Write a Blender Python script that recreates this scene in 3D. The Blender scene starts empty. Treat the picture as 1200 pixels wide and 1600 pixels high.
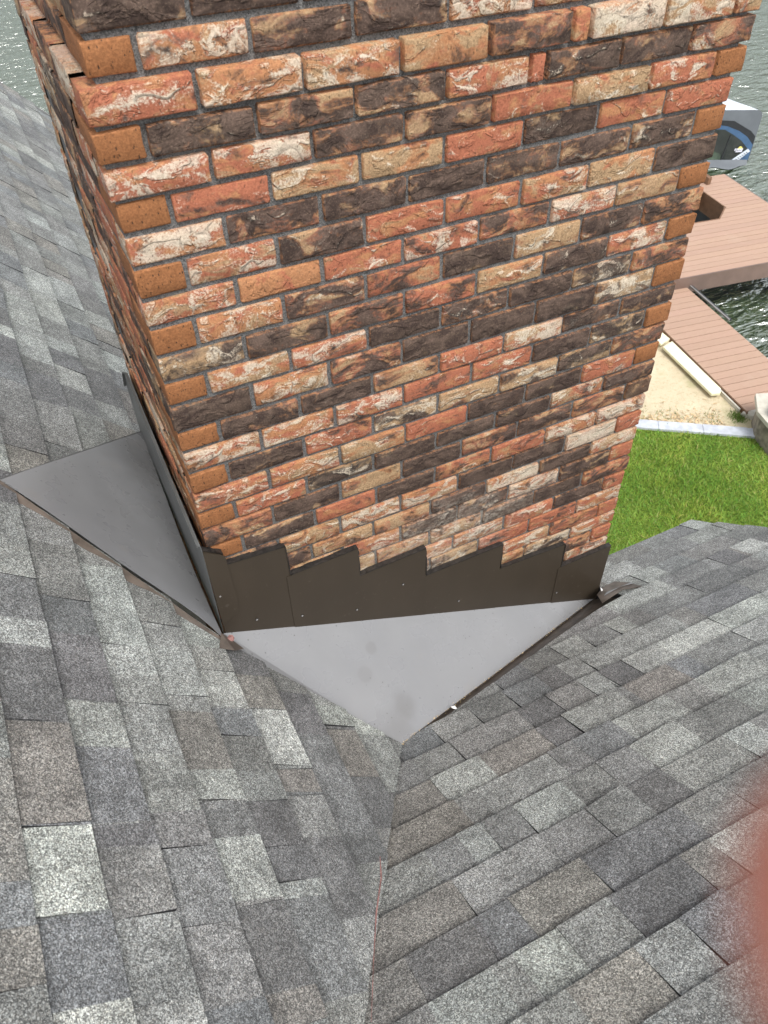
import bpy, bmesh, math, random
import numpy as np
from mathutils import Vector, Matrix
random.seed(7); rng = np.random.default_rng(7)
S = bpy.context.scene
COL = S.collection
# ------------------------------------------------------------ camera
RC = [(0.89702, -0.44161, -0.01826), (-0.32761, -0.63657, -0.69816), (0.29670, 0.63225, -0.71569)]   # right, down, forward
CP = Vector((-0.1802, -1.6309, 0.3729)); FPX = 1212.0
cd = bpy.data.cameras.new('camera'); cam = bpy.data.objects.new('camera', cd); COL.objects.link(cam)
m = Matrix.Identity(4)
for i in range(3):
    m[i][0] = RC[0][i]; m[i][1] = -RC[1][i]; m[i][2] = -RC[2][i]; m[i][3] = CP[i]
cam.matrix_world = m
cd.sensor_fit = 'HORIZONTAL'; cd.sensor_width = 6.733; cd.lens = 6.733 * FPX / 1200
cd.clip_start = 0.005; cd.clip_end = 3000
cd.dof.use_dof = True; cd.dof.focus_distance = 3.0; cd.dof.aperture_fstop = 1.9
S.camera = cam
# ------------------------------------------------------------ world, sun, exposure
W = bpy.data.worlds.new('World'); S.world = W; W.use_nodes = True
nt = W.node_tree; nt.nodes.clear()
sky = nt.nodes.new('ShaderNodeTexSky'); sky.sky_type = 'NISHITA'; sky.sun_disc = False
SUN_EL, SUN_AZ = math.radians(58), math.radians(184)       # azimuth measured clockwise from +Y
sky.sun_elevation = SUN_EL; sky.sun_rotation = SUN_AZ
sky.air_density = 1.0; sky.dust_density = 3.0; sky.ozone_density = 1.0
hs = nt.nodes.new('ShaderNodeHueSaturation'); hs.inputs['Saturation'].default_value = 0.22
bg = nt.nodes.new('ShaderNodeBackground'); bg.inputs[1].default_value = 0.15
wo = nt.nodes.new('ShaderNodeOutputWorld')
nt.links.new(sky.outputs[0], hs.inputs['Color']); nt.links.new(hs.outputs[0], bg.inputs[0]); nt.links.new(bg.outputs[0], wo.inputs[0])
sl = bpy.data.lights.new('sun', 'SUN'); sl.energy = 1.0; sl.angle = math.radians(20); sl.color = (1, .97, .92)
so = bpy.data.objects.new('sun', sl); COL.objects.link(so)
sd = Vector((math.sin(SUN_AZ) * math.cos(SUN_EL), math.cos(SUN_AZ) * math.cos(SUN_EL), math.sin(SUN_EL)))
so.rotation_euler = sd.to_track_quat('Z', 'Y').to_euler(); so.location = (0, -5, 8)
S.view_settings.view_transform = 'Standard'; S.view_settings.look = 'None'
S.view_settings.gamma = 1; S.view_settings.use_curve_mapping = False
S.view_settings.exposure = 1.05
S.render.engine = 'CYCLES'

# ------------------------------------------------------------ node helpers
class NT:
    def __init__(s, name):
        s.m = bpy.data.materials.new(name); s.m.use_nodes = True; s.t = s.m.node_tree; s.t.nodes.clear()
        s.out = s.t.nodes.new('ShaderNodeOutputMaterial'); s.b = s.t.nodes.new('ShaderNodeBsdfPrincipled')
        s.t.links.new(s.b.outputs[0], s.out.inputs[0])
    def n(s, ty, **k):
        x = s.t.nodes.new(ty)
        for a, v in k.items(): setattr(x, a, v)
        return x
    def l(s, a, b): s.t.links.new(a, b)
    def put(s, sock, v):
        if isinstance(v, (int, float)): sock.default_value = v
        elif isinstance(v, tuple): sock.default_value = v if len(sock.default_value) == len(v) else tuple(v) + (1,)
        else: s.l(v, sock)
    def math(s, op, a, b=0, c=0, clamp=False):
        x = s.n('ShaderNodeMath', operation=op, use_clamp=clamp)
        s.put(x.inputs[0], a); s.put(x.inputs[1], b)
        if op in ('MULTIPLY_ADD',): s.put(x.inputs[2], c)
        return x.outputs[0]
    def vmath(s, op, a, b):
        x = s.n('ShaderNodeVectorMath', operation=op); s.put(x.inputs[0], a); s.put(x.inputs[1], b); return x.outputs[0]
    def noise(s, vec, scale, detail=3, rough=.5, dist=0, col=False):
        x = s.n('ShaderNodeTexNoise'); s.put(x.inputs['Vector'], vec); x.inputs['Scale'].default_value = scale
        x.inputs['Detail'].default_value = detail; x.inputs['Roughness'].default_value = rough; x.inputs['Distortion'].default_value = dist
        return x.outputs[1 if col else 0]
    def vor(s, vec, scale, out='Color', feature='F1'):
        x = s.n('ShaderNodeTexVoronoi', feature=feature); s.put(x.inputs['Vector'], vec); x.inputs['Scale'].default_value = scale
        return x.outputs[out]
    def mix(s, f, a, b, mode='MIX'):
        x = s.n('ShaderNodeMix', data_type='RGBA', blend_type=mode); s.put(x.inputs[0], f); s.put(x.inputs[6], a); s.put(x.inputs[7], b); return x.outputs[2]
    def ss(s, v, lo, hi, a=0., b=1.):
        x = s.n('ShaderNodeMapRange', interpolation_type='SMOOTHSTEP'); s.put(x.inputs[0], v); s.put(x.inputs[1], lo); s.put(x.inputs[2], hi); s.put(x.inputs[3], a); s.put(x.inputs[4], b); return x.outputs[0]
    def attr(s, name, out='Color'):
        x = s.n('ShaderNodeAttribute', attribute_name=name); return x.outputs[out]
    def sep(s, v):
        x = s.n('ShaderNodeSeparateColor'); s.l(v, x.inputs[0]); return x.outputs
    def pos(s): return s.n('ShaderNodeNewGeometry').outputs['Position']
    def mapv(s, v, sc, rot=(0, 0, 0)):
        x = s.n('ShaderNodeMapping'); s.l(v, x.inputs[0]); x.inputs['Scale'].default_value = sc; x.inputs['Rotation'].default_value = rot; return x.outputs[0]
    def bump(s, h, strength=.5, dist=.002, prev=None):
        x = s.n('ShaderNodeBump'); s.put(x.inputs['Height'], h); x.inputs['Strength'].default_value = strength; x.inputs['Distance'].default_value = dist
        if prev is not None: s.l(prev, x.inputs['Normal'])
        return x.outputs[0]
    def fin(s, col=None, rough=.6, nrm=None, spec=None, metal=0):
        if col is not None: s.put(s.b.inputs['Base Color'], col)
        s.put(s.b.inputs['Roughness'], rough); s.put(s.b.inputs['Metallic'], metal)
        if nrm is not None: s.l(nrm, s.b.inputs['Normal'])
        if spec is not None: s.put(s.b.inputs['Specular IOR Level'], spec)
        return s.m

def simple(name, col, rough=.6, var=.12, scale=12, bump=0, bscale=60, spec=None, metal=0):
    g = NT(name); p = g.pos()
    n = g.noise(p, scale, 4, .6)
    c = g.mix(g.ss(n, .3, .7), tuple(x * (1 - var) for x in col), tuple(min(1, x * (1 + var)) for x in col))
    nr = g.bump(g.noise(p, bscale, 3), bump, .004) if bump else None
    return g.fin(c, rough, nr, spec, metal)

# ---- brick: Col = (dark, lime, red) tan in alpha ; seed vector ; edge
def brick_mat():
    g = NT('waterstruck_brick')
    seed = g.attr('seed', 'Vector'); pos = g.pos(); v = g.vmath('ADD', pos, seed)
    ca = g.n('ShaderNodeAttribute', attribute_name='Col'); r, gg, b = g.sep(ca.outputs[0])[:3]; al = ca.outputs['Alpha']
    edge = g.attr('edge', 'Fac'); plain = g.attr('plain', 'Fac'); rough_ = g.math('SUBTRACT', 1, plain)
    def con(x, k): return g.math('MULTIPLY_ADD', g.math('SUBTRACT', x, .5), k, .5)
    wq = g.vmath('ADD', g.mapv(v, (1, 1, 1.9)), g.vmath('MULTIPLY', g.noise(v, 9, 2, .5, 0, True), (.12, .12, .12)))
    A = con(g.noise(wq, 10, 4, .62, .5), 2.6); Bn = con(g.noise(g.vmath('ADD', wq, (7., 3., 1.)), 14, 4, .62, .8), 2.3); Cn = con(g.noise(g.vmath('ADD', wq, (2., 9., 5.)), 18, 3, .6, .4), 2.0)
    grain = g.noise(v, 210, 4, .75); coarse = g.noise(v, 75, 4, .7)
    orange = g.mix(coarse, (.29, .125, .056), (.45, .225, .112)); red = g.mix(coarse, (.26, .086, .048), (.41, .152, .088))
    base = g.mix(g.ss(g.math('ADD', b, g.math('MULTIPLY', g.math('SUBTRACT', Cn, .5), 1.3)), .35, .75), orange, red)
    tanc = g.mix(grain, (.235, .155, .085), (.43, .31, .18))
    base = g.mix(g.ss(g.math('ADD', al, g.math('MULTIPLY', g.math('SUBTRACT', A, .5), 1.5)), .40, .85, 0, .85), base, tanc)
    base = g.mix(g.ss(coarse, .55, .75, 0, .45), base, (.13, .075, .045))
    # folds of the clay, with slurry caught on them
    rq = g.vmath('ADD', g.mapv(v, (1, 1, 2.2)), g.vmath('MULTIPLY', g.noise(v, 7, 2, .5, 0, True), (.25, .25, .25)))
    ridge = g.noise(rq, 6.0, 1.2, .35, 1.0); fold = g.ss(ridge, .475, .525); fm = g.ss(Bn, .40, .62)
    lipd = g.math('ABSOLUTE', g.math('SUBTRACT', ridge, .515)); lip = g.math('MULTIPLY', g.ss(lipd, 0, .030, 1, 0), fm)
    limn = g.math('ADD', g.math('MULTIPLY_ADD', Bn, .62, g.math('MULTIPLY', gg, .80)), g.math('MULTIPLY', g.math('SUBTRACT', con(grain, 1.6), .5), .42))
    limn = g.math('ADD', limn, g.math('MULTIPLY', lip, .16)); lm = g.ss(limn, .70, .92, 0, .88)
    lm = g.math('MULTIPLY', g.math('MULTIPLY', lm, rough_), g.math('MULTIPLY_ADD', edge, -.35, 1.0))
    base = g.mix(lm, base, g.mix(coarse, (.40, .335, .25), (.66, .60, .49)))
    # reduced dark skin
    dn = g.math('ADD', g.math('SUBTRACT', g.math('MULTIPLY', r, 1.25), g.math('MULTIPLY', A, .95)), g.math('MULTIPLY', g.math('SUBTRACT', con(coarse, 1.5), .5), -.35))
    dn = g.math('SUBTRACT', dn, g.math('MULTIPLY', edge, .12)); dn = g.math('ADD', dn, g.math('MULTIPLY', g.math('SUBTRACT', con(grain, 1.5), .5), .30)); dm = g.ss(dn, -.20, .20, 0, .92)
    dm = g.math('MULTIPLY', dm, g.math('MULTIPLY_ADD', g.ss(limn, .86, 1.0), -.75, 1.0))
    darkc = g.mix(g.ss(Cn, .25, .8), (.024, .022, .023), (.092, .072, .058)); darkc = g.mix(g.ss(coarse, .55, .75, 0, .5), darkc, (.12, .085, .06))
    darkc = g.mix(g.ss(grain, .56, .72, 0, .5), darkc, (.22, .165, .12))
    base = g.mix(dm, base, darkc)
    cutc = g.mix(g.noise(g.mapv(v, (1, 1, .5)), 60, 4, .6), (.195, .078, .031), (.300, .132, .056))
    base = g.mix(g.math('MULTIPLY', plain, g.math('SUBTRACT', 1, g.ss(r, .3, .6, 0, .85))), base, cutc)
    base = g.mix(g.math('MULTIPLY', g.ss(edge, .6, 1.0), g.math('MULTIPLY', g.ss(coarse, .42, .6), .45)), base, (.42, .19, .085))
    # drag pits
    ph = g.vor(g.mapv(v, (1, 1, .42)), 160, 'Distance'); pk = g.ss(ph, .16, .30, .9, 0)
    pk = g.math('MULTIPLY', pk, g.ss(g.noise(v, 95, 3), .47, .55)); pk = g.math('MULTIPLY', pk, g.math('MULTIPLY_ADD', plain, .35, .6))
    crease_shade = g.math('MULTIPLY', g.ss(g.math('ABSOLUTE', g.math('SUBTRACT', ridge, .482)), 0, .010, .38, 0), g.math('MULTIPLY', fm, rough_)); base = g.mix(crease_shade, base, (.04, .028, .022)); base = g.mix(pk, base, (.035, .024, .017)); base = g.mix(1.0, base, g.mix(g.ss(grain, .38, .62), (.78, .78, .78), (1.14, 1.14, 1.14)), 'MULTIPLY')  # dark line in the folds is shadow painted into the colour
    hzd = g.n('ShaderNodeVectorMath', operation='DISTANCE'); g.l(g.mapv(pos, (1.0, 1, 1.7)), hzd.inputs[0]); hzd.inputs[1].default_value = (.80, 0, -2.92)
    hzm = g.ss(g.math('ADD', hzd.outputs['Value'], g.math('MULTIPLY', g.math('SUBTRACT', g.noise(pos, 5, 5, .65), .5), .7)), .10, .48, .50, 0)
    hzm = g.math('MULTIPLY', hzm, g.math('MULTIPLY', g.ss(coarse, .38, .60, .15, 1.), g.ss(Bn, .3, .7, .3, 1.))); base = g.mix(hzm, base, (.55, .50, .42))
    h = g.math('ADD', g.math('MULTIPLY', g.math('MULTIPLY', fold, rough_), g.math('MULTIPLY_ADD', fm, .8, .1)), g.math('MULTIPLY', coarse, .32))
    h = g.math('ADD', h, g.math('MULTIPLY', A, .25))
    n1 = g.bump(h, .7, .0055); n2 = g.bump(g.math('SUBTRACT', grain, pk), .55, .0022, n1)
    return g.fin(base, .88, n2, .2)
def mortar_mat():
    g = NT('grey_mortar'); p = g.pos(); n = g.vor(p, 420); k = g.sep(n)[0]
    c = g.mix(k, (.055, .055, .055), (.20, .20, .195)); c = g.mix(g.ss(g.noise(p, 20, 3), .4, .7, 0, .35), c, (.16, .155, .145))
    hzd = g.n('ShaderNodeVectorMath', operation='DISTANCE'); g.l(g.mapv(p, (1.0, 1, 1.7)), hzd.inputs[0]); hzd.inputs[1].default_value = (.80, 0, -2.92)
    hzm = g.ss(g.math('ADD', hzd.outputs['Value'], g.math('MULTIPLY', g.math('SUBTRACT', g.noise(p, 5, 5, .65), .5), .7)), .10, .48, .50, 0)
    hzm = g.math('MULTIPLY', hzm, g.ss(g.noise(p, 60, 4, .7), .40, .62, .1, 1.)); c = g.mix(hzm, c, (.40, .37, .32))
    return g.fin(c, .95, g.bump(g.noise(p, 350, 4), .8, .003), .2)
def shingle_mat():
    g = NT('asphalt_granules'); p = g.pos()
    tint = g.attr('Col'); band = g.attr('band', 'Fac')
    a = g.sep(g.vor(p, 560))[0]; b = g.sep(g.vor(p, 300))[1]; hue = g.sep(g.vor(p, 250))[2]
    sp = g.math('ADD', g.math('MULTIPLY', g.math('POWER', a, 3.0), 2.1), g.math('MULTIPLY', g.math('POWER', b, 3.0), 1.2))
    sp = g.math('ADD', sp, .24)
    n = g.noise(p, 30, 4, .6)
    sp = g.math('MULTIPLY', sp, g.ss(n, .25, .75, .82, 1.16)); sp = g.math('MULTIPLY', sp, g.ss(g.noise(p, 7, 3, .5, .3), .3, .7, .84, 1.16))
    pt = g.ss(g.noise(g.vmath('ADD', p, (3., 1., 8.)), 4.5, 3, .55, .5), .44, .62); sp = g.math('MULTIPLY', sp, g.math('MULTIPLY_ADD', pt, -.20, 1.10))
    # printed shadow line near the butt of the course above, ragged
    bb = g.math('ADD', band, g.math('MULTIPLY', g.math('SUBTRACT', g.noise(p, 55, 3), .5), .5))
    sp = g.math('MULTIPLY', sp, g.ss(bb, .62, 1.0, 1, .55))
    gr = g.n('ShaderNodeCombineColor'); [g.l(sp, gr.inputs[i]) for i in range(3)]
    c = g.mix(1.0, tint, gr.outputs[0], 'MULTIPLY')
    c = g.mix(g.ss(hue, .55, .95, 0, .22), c, g.mix(1.0, c, (1.15, .98, .82), 'MULTIPLY'))
    return g.fin(c, .7, g.bump(a, .55, .0015), .7)
def grass_mat():
    g = NT('grass_blade'); p = g.pos(); t = g.attr('Col')
    n = g.noise(p, 2.2, 3, .6); c = g.mix(g.ss(n, .35, .7), g.mix(1, t, (.75, .9, .7), 'MULTIPLY'), g.mix(1, t, (1.35, 1.2, 1.0), 'MULTIPLY'))
    g.fin(c, .6, None, .2); g.b.inputs['Subsurface Weight'].default_value = 0
    return g.m
def water_mat():
    g = NT('lake_water'); p = g.pos()
    q = g.mapv(p, (1.0, 2.1, 1), (0, 0, math.radians(-38)))
    h = g.math('ADD', g.math('MULTIPLY', g.noise(q, 1.7, 2, .5, .6), 1.0), g.math('MULTIPLY', g.noise(q, 6.5, 3, .5, .4), .28))
    nr = g.bump(h, 1.0, .22)
    g.fin((.055, .085, .042), .07, nr); g.b.inputs['IOR'].default_value = 3.6
    return g.m
def sand_mat():
    g = NT('dry_sand'); p = g.pos(); n = g.noise(p, 3.5, 5, .65); f = g.noise(p, 45, 4, .7)
    c = g.mix(n, (.46, .38, .25), (.70, .61, .44)); c = g.mix(g.ss(g.noise(p, 14, 5, .7), .5, .68, 0, .5), c, (.36, .29, .18)); c = g.mix(g.ss(f, .56, .72, 0, .6), c, (.26, .21, .11)); c = g.mix(g.ss(g.noise(p, 1.6, 3), .52, .68, 0, .5), c, (.30, .30, .14))
    return g.fin(c, .95, g.bump(f, .8, .02), .2)
def lawn_mat():
    g = NT('lawn_soil'); p = g.pos(); n = g.noise(p, 1.5, 4, .6); f = g.noise(p, 60, 4, .7)
    c = g.mix(n, (.14, .22, .03), (.22, .31, .05)); c = g.mix(g.ss(f, .4, .7), c, (.035, .075, .012))
    return g.fin(c, .9, g.bump(f, 1, .03), .1)
def deck_mat():
    g = NT('composite_deck_board'); p = g.pos(); t = g.attr('Col'); n = g.noise(g.mapv(p, (2.5, 30, 30), (0, 0, .16)), 3, 3)
    c = g.mix(n, (.33, .215, .155), (.41, .275, .205)); c = g.mix(1, c, t, 'MULTIPLY'); c = g.mix(g.ss(g.noise(p, 1.6, 5, .7), .55, .8, 0, .14), c, (.50, .42, .34)); c = g.mix(g.ss(g.noise(p, 24, 3), .62, .72, 0, .18), c, (.24, .16, .12))
    return g.fin(c, .6, g.bump(n, .2, .003), .3)
def pan_mat():
    g = NT('grey_coil_metal'); p = g.pos()
    c = g.mix(g.noise(p, 4, 3), (.188, .190, .197), (.238, .238, .240))
    d = g.vor(p, 36, 'Distance'); k = g.ss(d, .06, .12, .8, 0); k = g.math('MULTIPLY', k, g.ss(g.noise(p, 4, 2), .44, .56))
    c = g.mix(k, c, (.05, .045, .04))
    s = g.noise(p, 7, 2, .4); c = g.mix(g.ss(s, .66, .74, 0, .35), c, (.23, .22, .21))
    for q_, r0, r1, am in (((.462, -.12, -2.023), .018, .030, .30), ((.400, -.206, -2.035), .020, .036, .22), ((.43, -.40, -2.15), .02, .12, .45), ((.50, -.33, -2.13), .015, .07, .4), ((-.05, .80, -1.64), .02, .24, .45)):  # last spot paints the dark wall reflection onto the side pan
        ds = g.n('ShaderNodeVectorMath', operation='DISTANCE'); g.l(p, ds.inputs[0]); ds.inputs[1].default_value = q_
        dd = g.math('ADD', ds.outputs['Value'], g.math('MULTIPLY', g.math('SUBTRACT', g.noise(p, 14, 3), .5), r1 * .9)); c = g.mix(g.ss(dd, r0, r1, am, 0), c, (.13, .125, .12))
    return g.fin(c, g.ss(g.noise(p, 9, 3), .3, .7, .24, .40), g.bump(g.math('ADD', g.noise(p, 3.2, 2), g.math('MULTIPLY', g.noise(p, 11, 2), .12)), .5, .025), .8)
def apron_mat():
    g = NT('bronze_coil_metal'); p = g.pos()
    c = g.mix(g.noise(g.mapv(p, (3, 3, 1)), 3, 4), (.040, .031, .022), (.054, .042, .030)); k = g.ss(g.noise(p, 50, 4), .64, .74, 0, .25); c = g.mix(k, c, (.14, .12, .10))
    return g.fin(c, .45, g.bump(g.noise(p, 3.5, 2), .3, .015), .3)
M = dict(brick=brick_mat(), mortar=mortar_mat(), shingle=shingle_mat(), grass=grass_mat(), water=water_mat(), sand=sand_mat(), lawn=lawn_mat(), deck=deck_mat(), pan=pan_mat(), apron=apron_mat(),
    grey_metal=simple('weathered_grey_metal', (.125, .130, .128), .4, .15, 6, .2, 8),
    asphalt=simple('asphalt_shadow_edge', (.018, .018, .02), .9), felt=simple('roof_felt', (.03, .03, .03), .9), caulk=simple('black_sealant', (.020, .017, .015), .5, .5, 80, .8, 120),
    steel=simple('screw_steel', (.22, .21, .20), .35, .1), trough=simple('brown_channel_metal', (.105, .085, .07), .45, .35, 18, .3, 30),
    stone=simple('pale_stone', (.44, .465, .51), .8, .14, 9, .4, 40), rock=simple('split_rock', (.235, .205, .16), .9, .35, 11, 1.0, 22), cap=simple('cast_stone_cap', (.50, .47, .40), .85, .12, 9, .3, 50),
    timber=simple('pale_timber', (.72, .69, .48), .7, .08, 6, .2, 40), brown=simple('brown_deck_trim', (.16, .085, .045), .6, .2, 10), fascia=simple('dock_fascia', (.155, .105, .085), .35, .15, 3),
    rubber=simple('black_rubber', (.03, .033, .036), .5), canvas=simple('grey_marine_canvas', (.125, .138, .152), .75, .08, 3, .5, 3), canvas_top=simple('white_marine_canvas', (.62, .67, .74), .6, .05, 3, .3, 4),
    vinyl=simple('clear_dark_vinyl', (.018, .022, .02), .12, .3, 2), blue=simple('blue_canvas', (.045, .10, .19), .7), charcoal=simple('charcoal_canvas', (.016, .018, .021), .7), white=simple('white_print', (.75, .75, .85), .5, .03), yellow=simple('yellow_print', (.85, .70, .18), .5, .03),
    cushion=simple('plum_fabric', (.035, .026, .035), .7, .3, 20), chalk=simple('red_chalk', (.27, .135, .12), .9, .5, 40), chip=simple('wood_chip', (.52, .38, .22), .9, .4, 14), stucco=simple('house_render', (.62, .60, .55), .9, .05, 4), debris=simple('tan_debris', (.55, .42, .24), .9, .4, 60),
    reflection_sheet=simple('pane_green_reflection', (.06, .085, .06), .15, .4, 5), foam=simple('white_shard', (.80, .79, .77), .6, .05), skin=None)
gs = NT('skin'); M['skin'] = gs.fin(gs.mix(gs.noise(gs.pos(), 180, 3), (.47, .17, .12), (.55, .21, .15)), .5, None, .4); gs.b.inputs['Subsurface Weight'].default_value = .3; gs.b.inputs['Subsurface Radius'].default_value = (.01, .004, .002); gs.b.inputs['Subsurface Scale'].default_value = .3

# ------------------------------------------------------------ object helpers
def tag(o, label=None, cat=None, group=None, kind=None):
    if label: o['label'] = label
    if cat: o['category'] = cat
    if group: o['group'] = group
    if kind: o['kind'] = kind
    return o
def empty(name, loc):
    o = bpy.data.objects.new(name, None); COL.objects.link(o); o.location = loc; o.empty_display_size = .1; return o
def mk(name, verts, faces, mat, parent=None, mats=None, fm=None, smooth=False):
    me = bpy.data.meshes.new(name); me.from_pydata([tuple(v) for v in verts], [], faces)
    for x in (mats or [mat]): me.materials.append(x)
    if fm is not None: me.polygons.foreach_set('material_index', fm)
    if smooth: me.polygons.foreach_set('use_smooth', [True] * len(faces))
    me.update(); o = bpy.data.objects.new(name, me); COL.objects.link(o)
    if parent is not None:
        o.parent = parent
        if parent.type == 'EMPTY': o.matrix_parent_inverse = Matrix.Translation(-parent.location)
    return o
def col_attr(o, name, arr, typ='FLOAT_COLOR'):
    a = o.data.attributes.new(name, typ, 'POINT'); a.data.foreach_set({'FLOAT_COLOR': 'color', 'FLOAT': 'value', 'FLOAT_VECTOR': 'vector'}[typ], np.asarray(arr, dtype=np.float32).ravel())
def box_vf(x0, x1, y0, y1, z0, z1):
    v = [(x, y, z) for z in (z0, z1) for y in (y0, y1) for x in (x0, x1)]
    return v, [(0, 2, 3, 1), (4, 5, 7, 6), (0, 1, 5, 4), (2, 6, 7, 3), (0, 4, 6, 2), (1, 3, 7, 5)]
def prism(poly, d, up=(0, 0, 1)):
    """poly: 3-D points, extruded by -d along up"""
    n = len(poly); u = Vector(up).normalized(); v = [Vector(p) for p in poly] + [Vector(p) - u * d for p in poly]
    return v, [tuple(range(n)), tuple(range(2 * n - 1, n - 1, -1))] + [(i, i + n, (i + 1) % n + n, (i + 1) % n) for i in range(n)]
def fixn(o):
    b = bmesh.new(); b.from_mesh(o.data); bmesh.ops.recalc_face_normals(b, faces=b.faces); b.to_mesh(o.data); b.free()
def part(name, poly, d, up, mat, parent, bev=0):
    v, f = prism(poly, d, up); o = mk(name, v, f, mat, parent); fixn(o)
    if bev:
        md = o.modifiers.new('bevel', 'BEVEL'); md.width = bev; md.segments = 2
    return o
def project(p):
    d = Vector(p) - CP; x, y, z = (sum(RC[i][k] * d[k] for k in range(3)) for i in range(3))
    return (600 + FPX * x / z, 800 + FPX * y / z, z) if z > .05 else (-9999, -9999, -1)
def join_vf(parts):
    V, F = [], []
    for v, f in parts:
        b = len(V); V += list(v); F += [tuple(i + b for i in q) for q in f]
    return V, F

# ------------------------------------------------------------ roof slopes (large structure)
TL, ZL = math.tan(math.radians(46)), -1.7155
TR, ZR = math.tan(math.radians(33.5)), -2.4721
class Slope:
    def __init__(s, left):
        s.left = left; s.t, s.z = (TL, ZL) if left else (TR, ZR)
        c = 1 / math.sqrt(1 + s.t * s.t); s.n = Vector((s.t * c, 0, c)) if left else Vector((0, s.t * c, c))
    def P(s, u, w, h=0):
        z = s.z - s.t * w; p = Vector((w, u, z)) if s.left else Vector((u, w, z)); return p + s.n * h
SLL, SLR = Slope(True), Slope(False)
def vx(y): return (TR * y + ZL - ZR) / TL
def vy(x): return (TL * x - ZL + ZR) / TR
# boundary functions: w < bound(u); list of (u, w) polyline with jumps
BL = [(-3.0, vx(-3.0)), (-.458, .412), (-.125, -.02), (.395, -.487), (1.035, -.005), (1.0351, .90), (6.42, .90)]
BR = [(-1.5, vy(-1.5)), (.412, -.458), (.46, -.440), (.65, -.401), (.865, -.349), (1.204, -.259), (1.507, -.192), (1.668, -.175), (1.6681, .197), (2.455, .197), (3.40, -3.0)]
def lin(B, u):
    for (a, x), (b, y) in zip(B, B[1:]):
        if a <= u <= b: return x + (y - x) * (u - a) / (b - a)
    return None
def clip(poly, a, b, c):        # keep a*u+b*w<=c
    out = []
    for i in range(len(poly)):
        p, q = poly[i], poly[(i + 1) % len(poly)]; dp, dq = a * p[0] + b * p[1] - c, a * q[0] + b * q[1] - c
        if dp <= 0: out.append(p)
        if dp * dq < 0:
            t = dp / (dp - dq); out.append((p[0] + (q[0] - p[0]) * t, p[1] + (q[1] - p[1]) * t))
    return out
def clip_region(poly, B, off=0.):
    res = []; us = [p[0] for p in poly]; u0, u1 = min(us), max(us)
    for (a, x), (b, y) in zip(B, B[1:]):
        if b - a < .001 or b <= u0 or a >= u1: continue
        q = clip(poly, -1, 0, -a); q = clip(q, 1, 0, b) if len(q) > 2 else []
        if len(q) < 3: continue
        k = (y - x) / (b - a); q = clip(q, -k, 1, x - k * a + off)
        if len(q) < 3: continue
        ar = abs(sum(q[i][0] * q[(i + 1) % len(q)][1] - q[(i + 1) % len(q)][0] * q[i][1] for i in range(len(q)))) / 2
        if ar > 2e-5: res.append(q)
    return res

house = empty('house', (0.5, 1.5, -6.0)); tag(house, 'house with dark grey laminated shingle roof, two slopes meeting in a valley', 'house')
# decks under the shingles, ridge sides, eave fascia and walls
for sl_, B, umin, umax, wtop, nm in ((SLL, BL, -3.0, 6.42, -1.45, 'steep'), (SLR, BR, -1.5, 3.40, -3.0, 'shallow')):
    polys = clip_region([(umin, wtop), (umax, wtop), (umax, 1.5), (umin, 1.5)], B, -.004)
    vf = []
    for q in polys:
        n = len(q); top = [sl_.P(u, w, -.004) for u, w in q]; bot = [sl_.P(u, w, -.11) for u, w in q]
        vf.append((top + bot, [tuple(range(n)), tuple(range(2 * n - 1, n - 1, -1))] + [(i, i + n, (i + 1) % n + n, (i + 1) % n) for i in range(n)]))
    V, F = join_vf(vf); o = mk('roof_slope', V, F, M['felt'], house); fixn(o)
    tag(o, nm + (' left-hand roof slope falling to the valley' if sl_.left else ' right-hand roof slope falling to the eave above the lawn'))
    if sl_.left: roofL = o
    else: roofR = o
# walls of the house under the eaves and plain back slopes beyond the ridges
v, f = box_vf(-4.0, .55, 1.1, 6.0, -6.0, -2.72); mk('wall', v, f, M['stucco'], house)
v, f = box_vf(-4.0, 2.35, -4.5, -.12, -6.0, -2.72); mk('wall', v, f, M['stucco'], house)
PL = [SLL.P(6.42, -1.45), SLL.P(-3.0, -1.45), Vector((-4.2, -3.0, -2.9)), Vector((-4.2, 6.42, -2.9))]
part('roof_slope', PL, .1, (0, 0, 1), M['felt'], house)
PR = [SLR.P(-1.5, -3.0), SLR.P(3.4, -3.0), Vector((3.4, -5.2, -1.9)), Vector((-1.5, -5.2, -1.9))]
part('roof_slope', PR, .1, (0, 0, 1), M['felt'], house)

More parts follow.
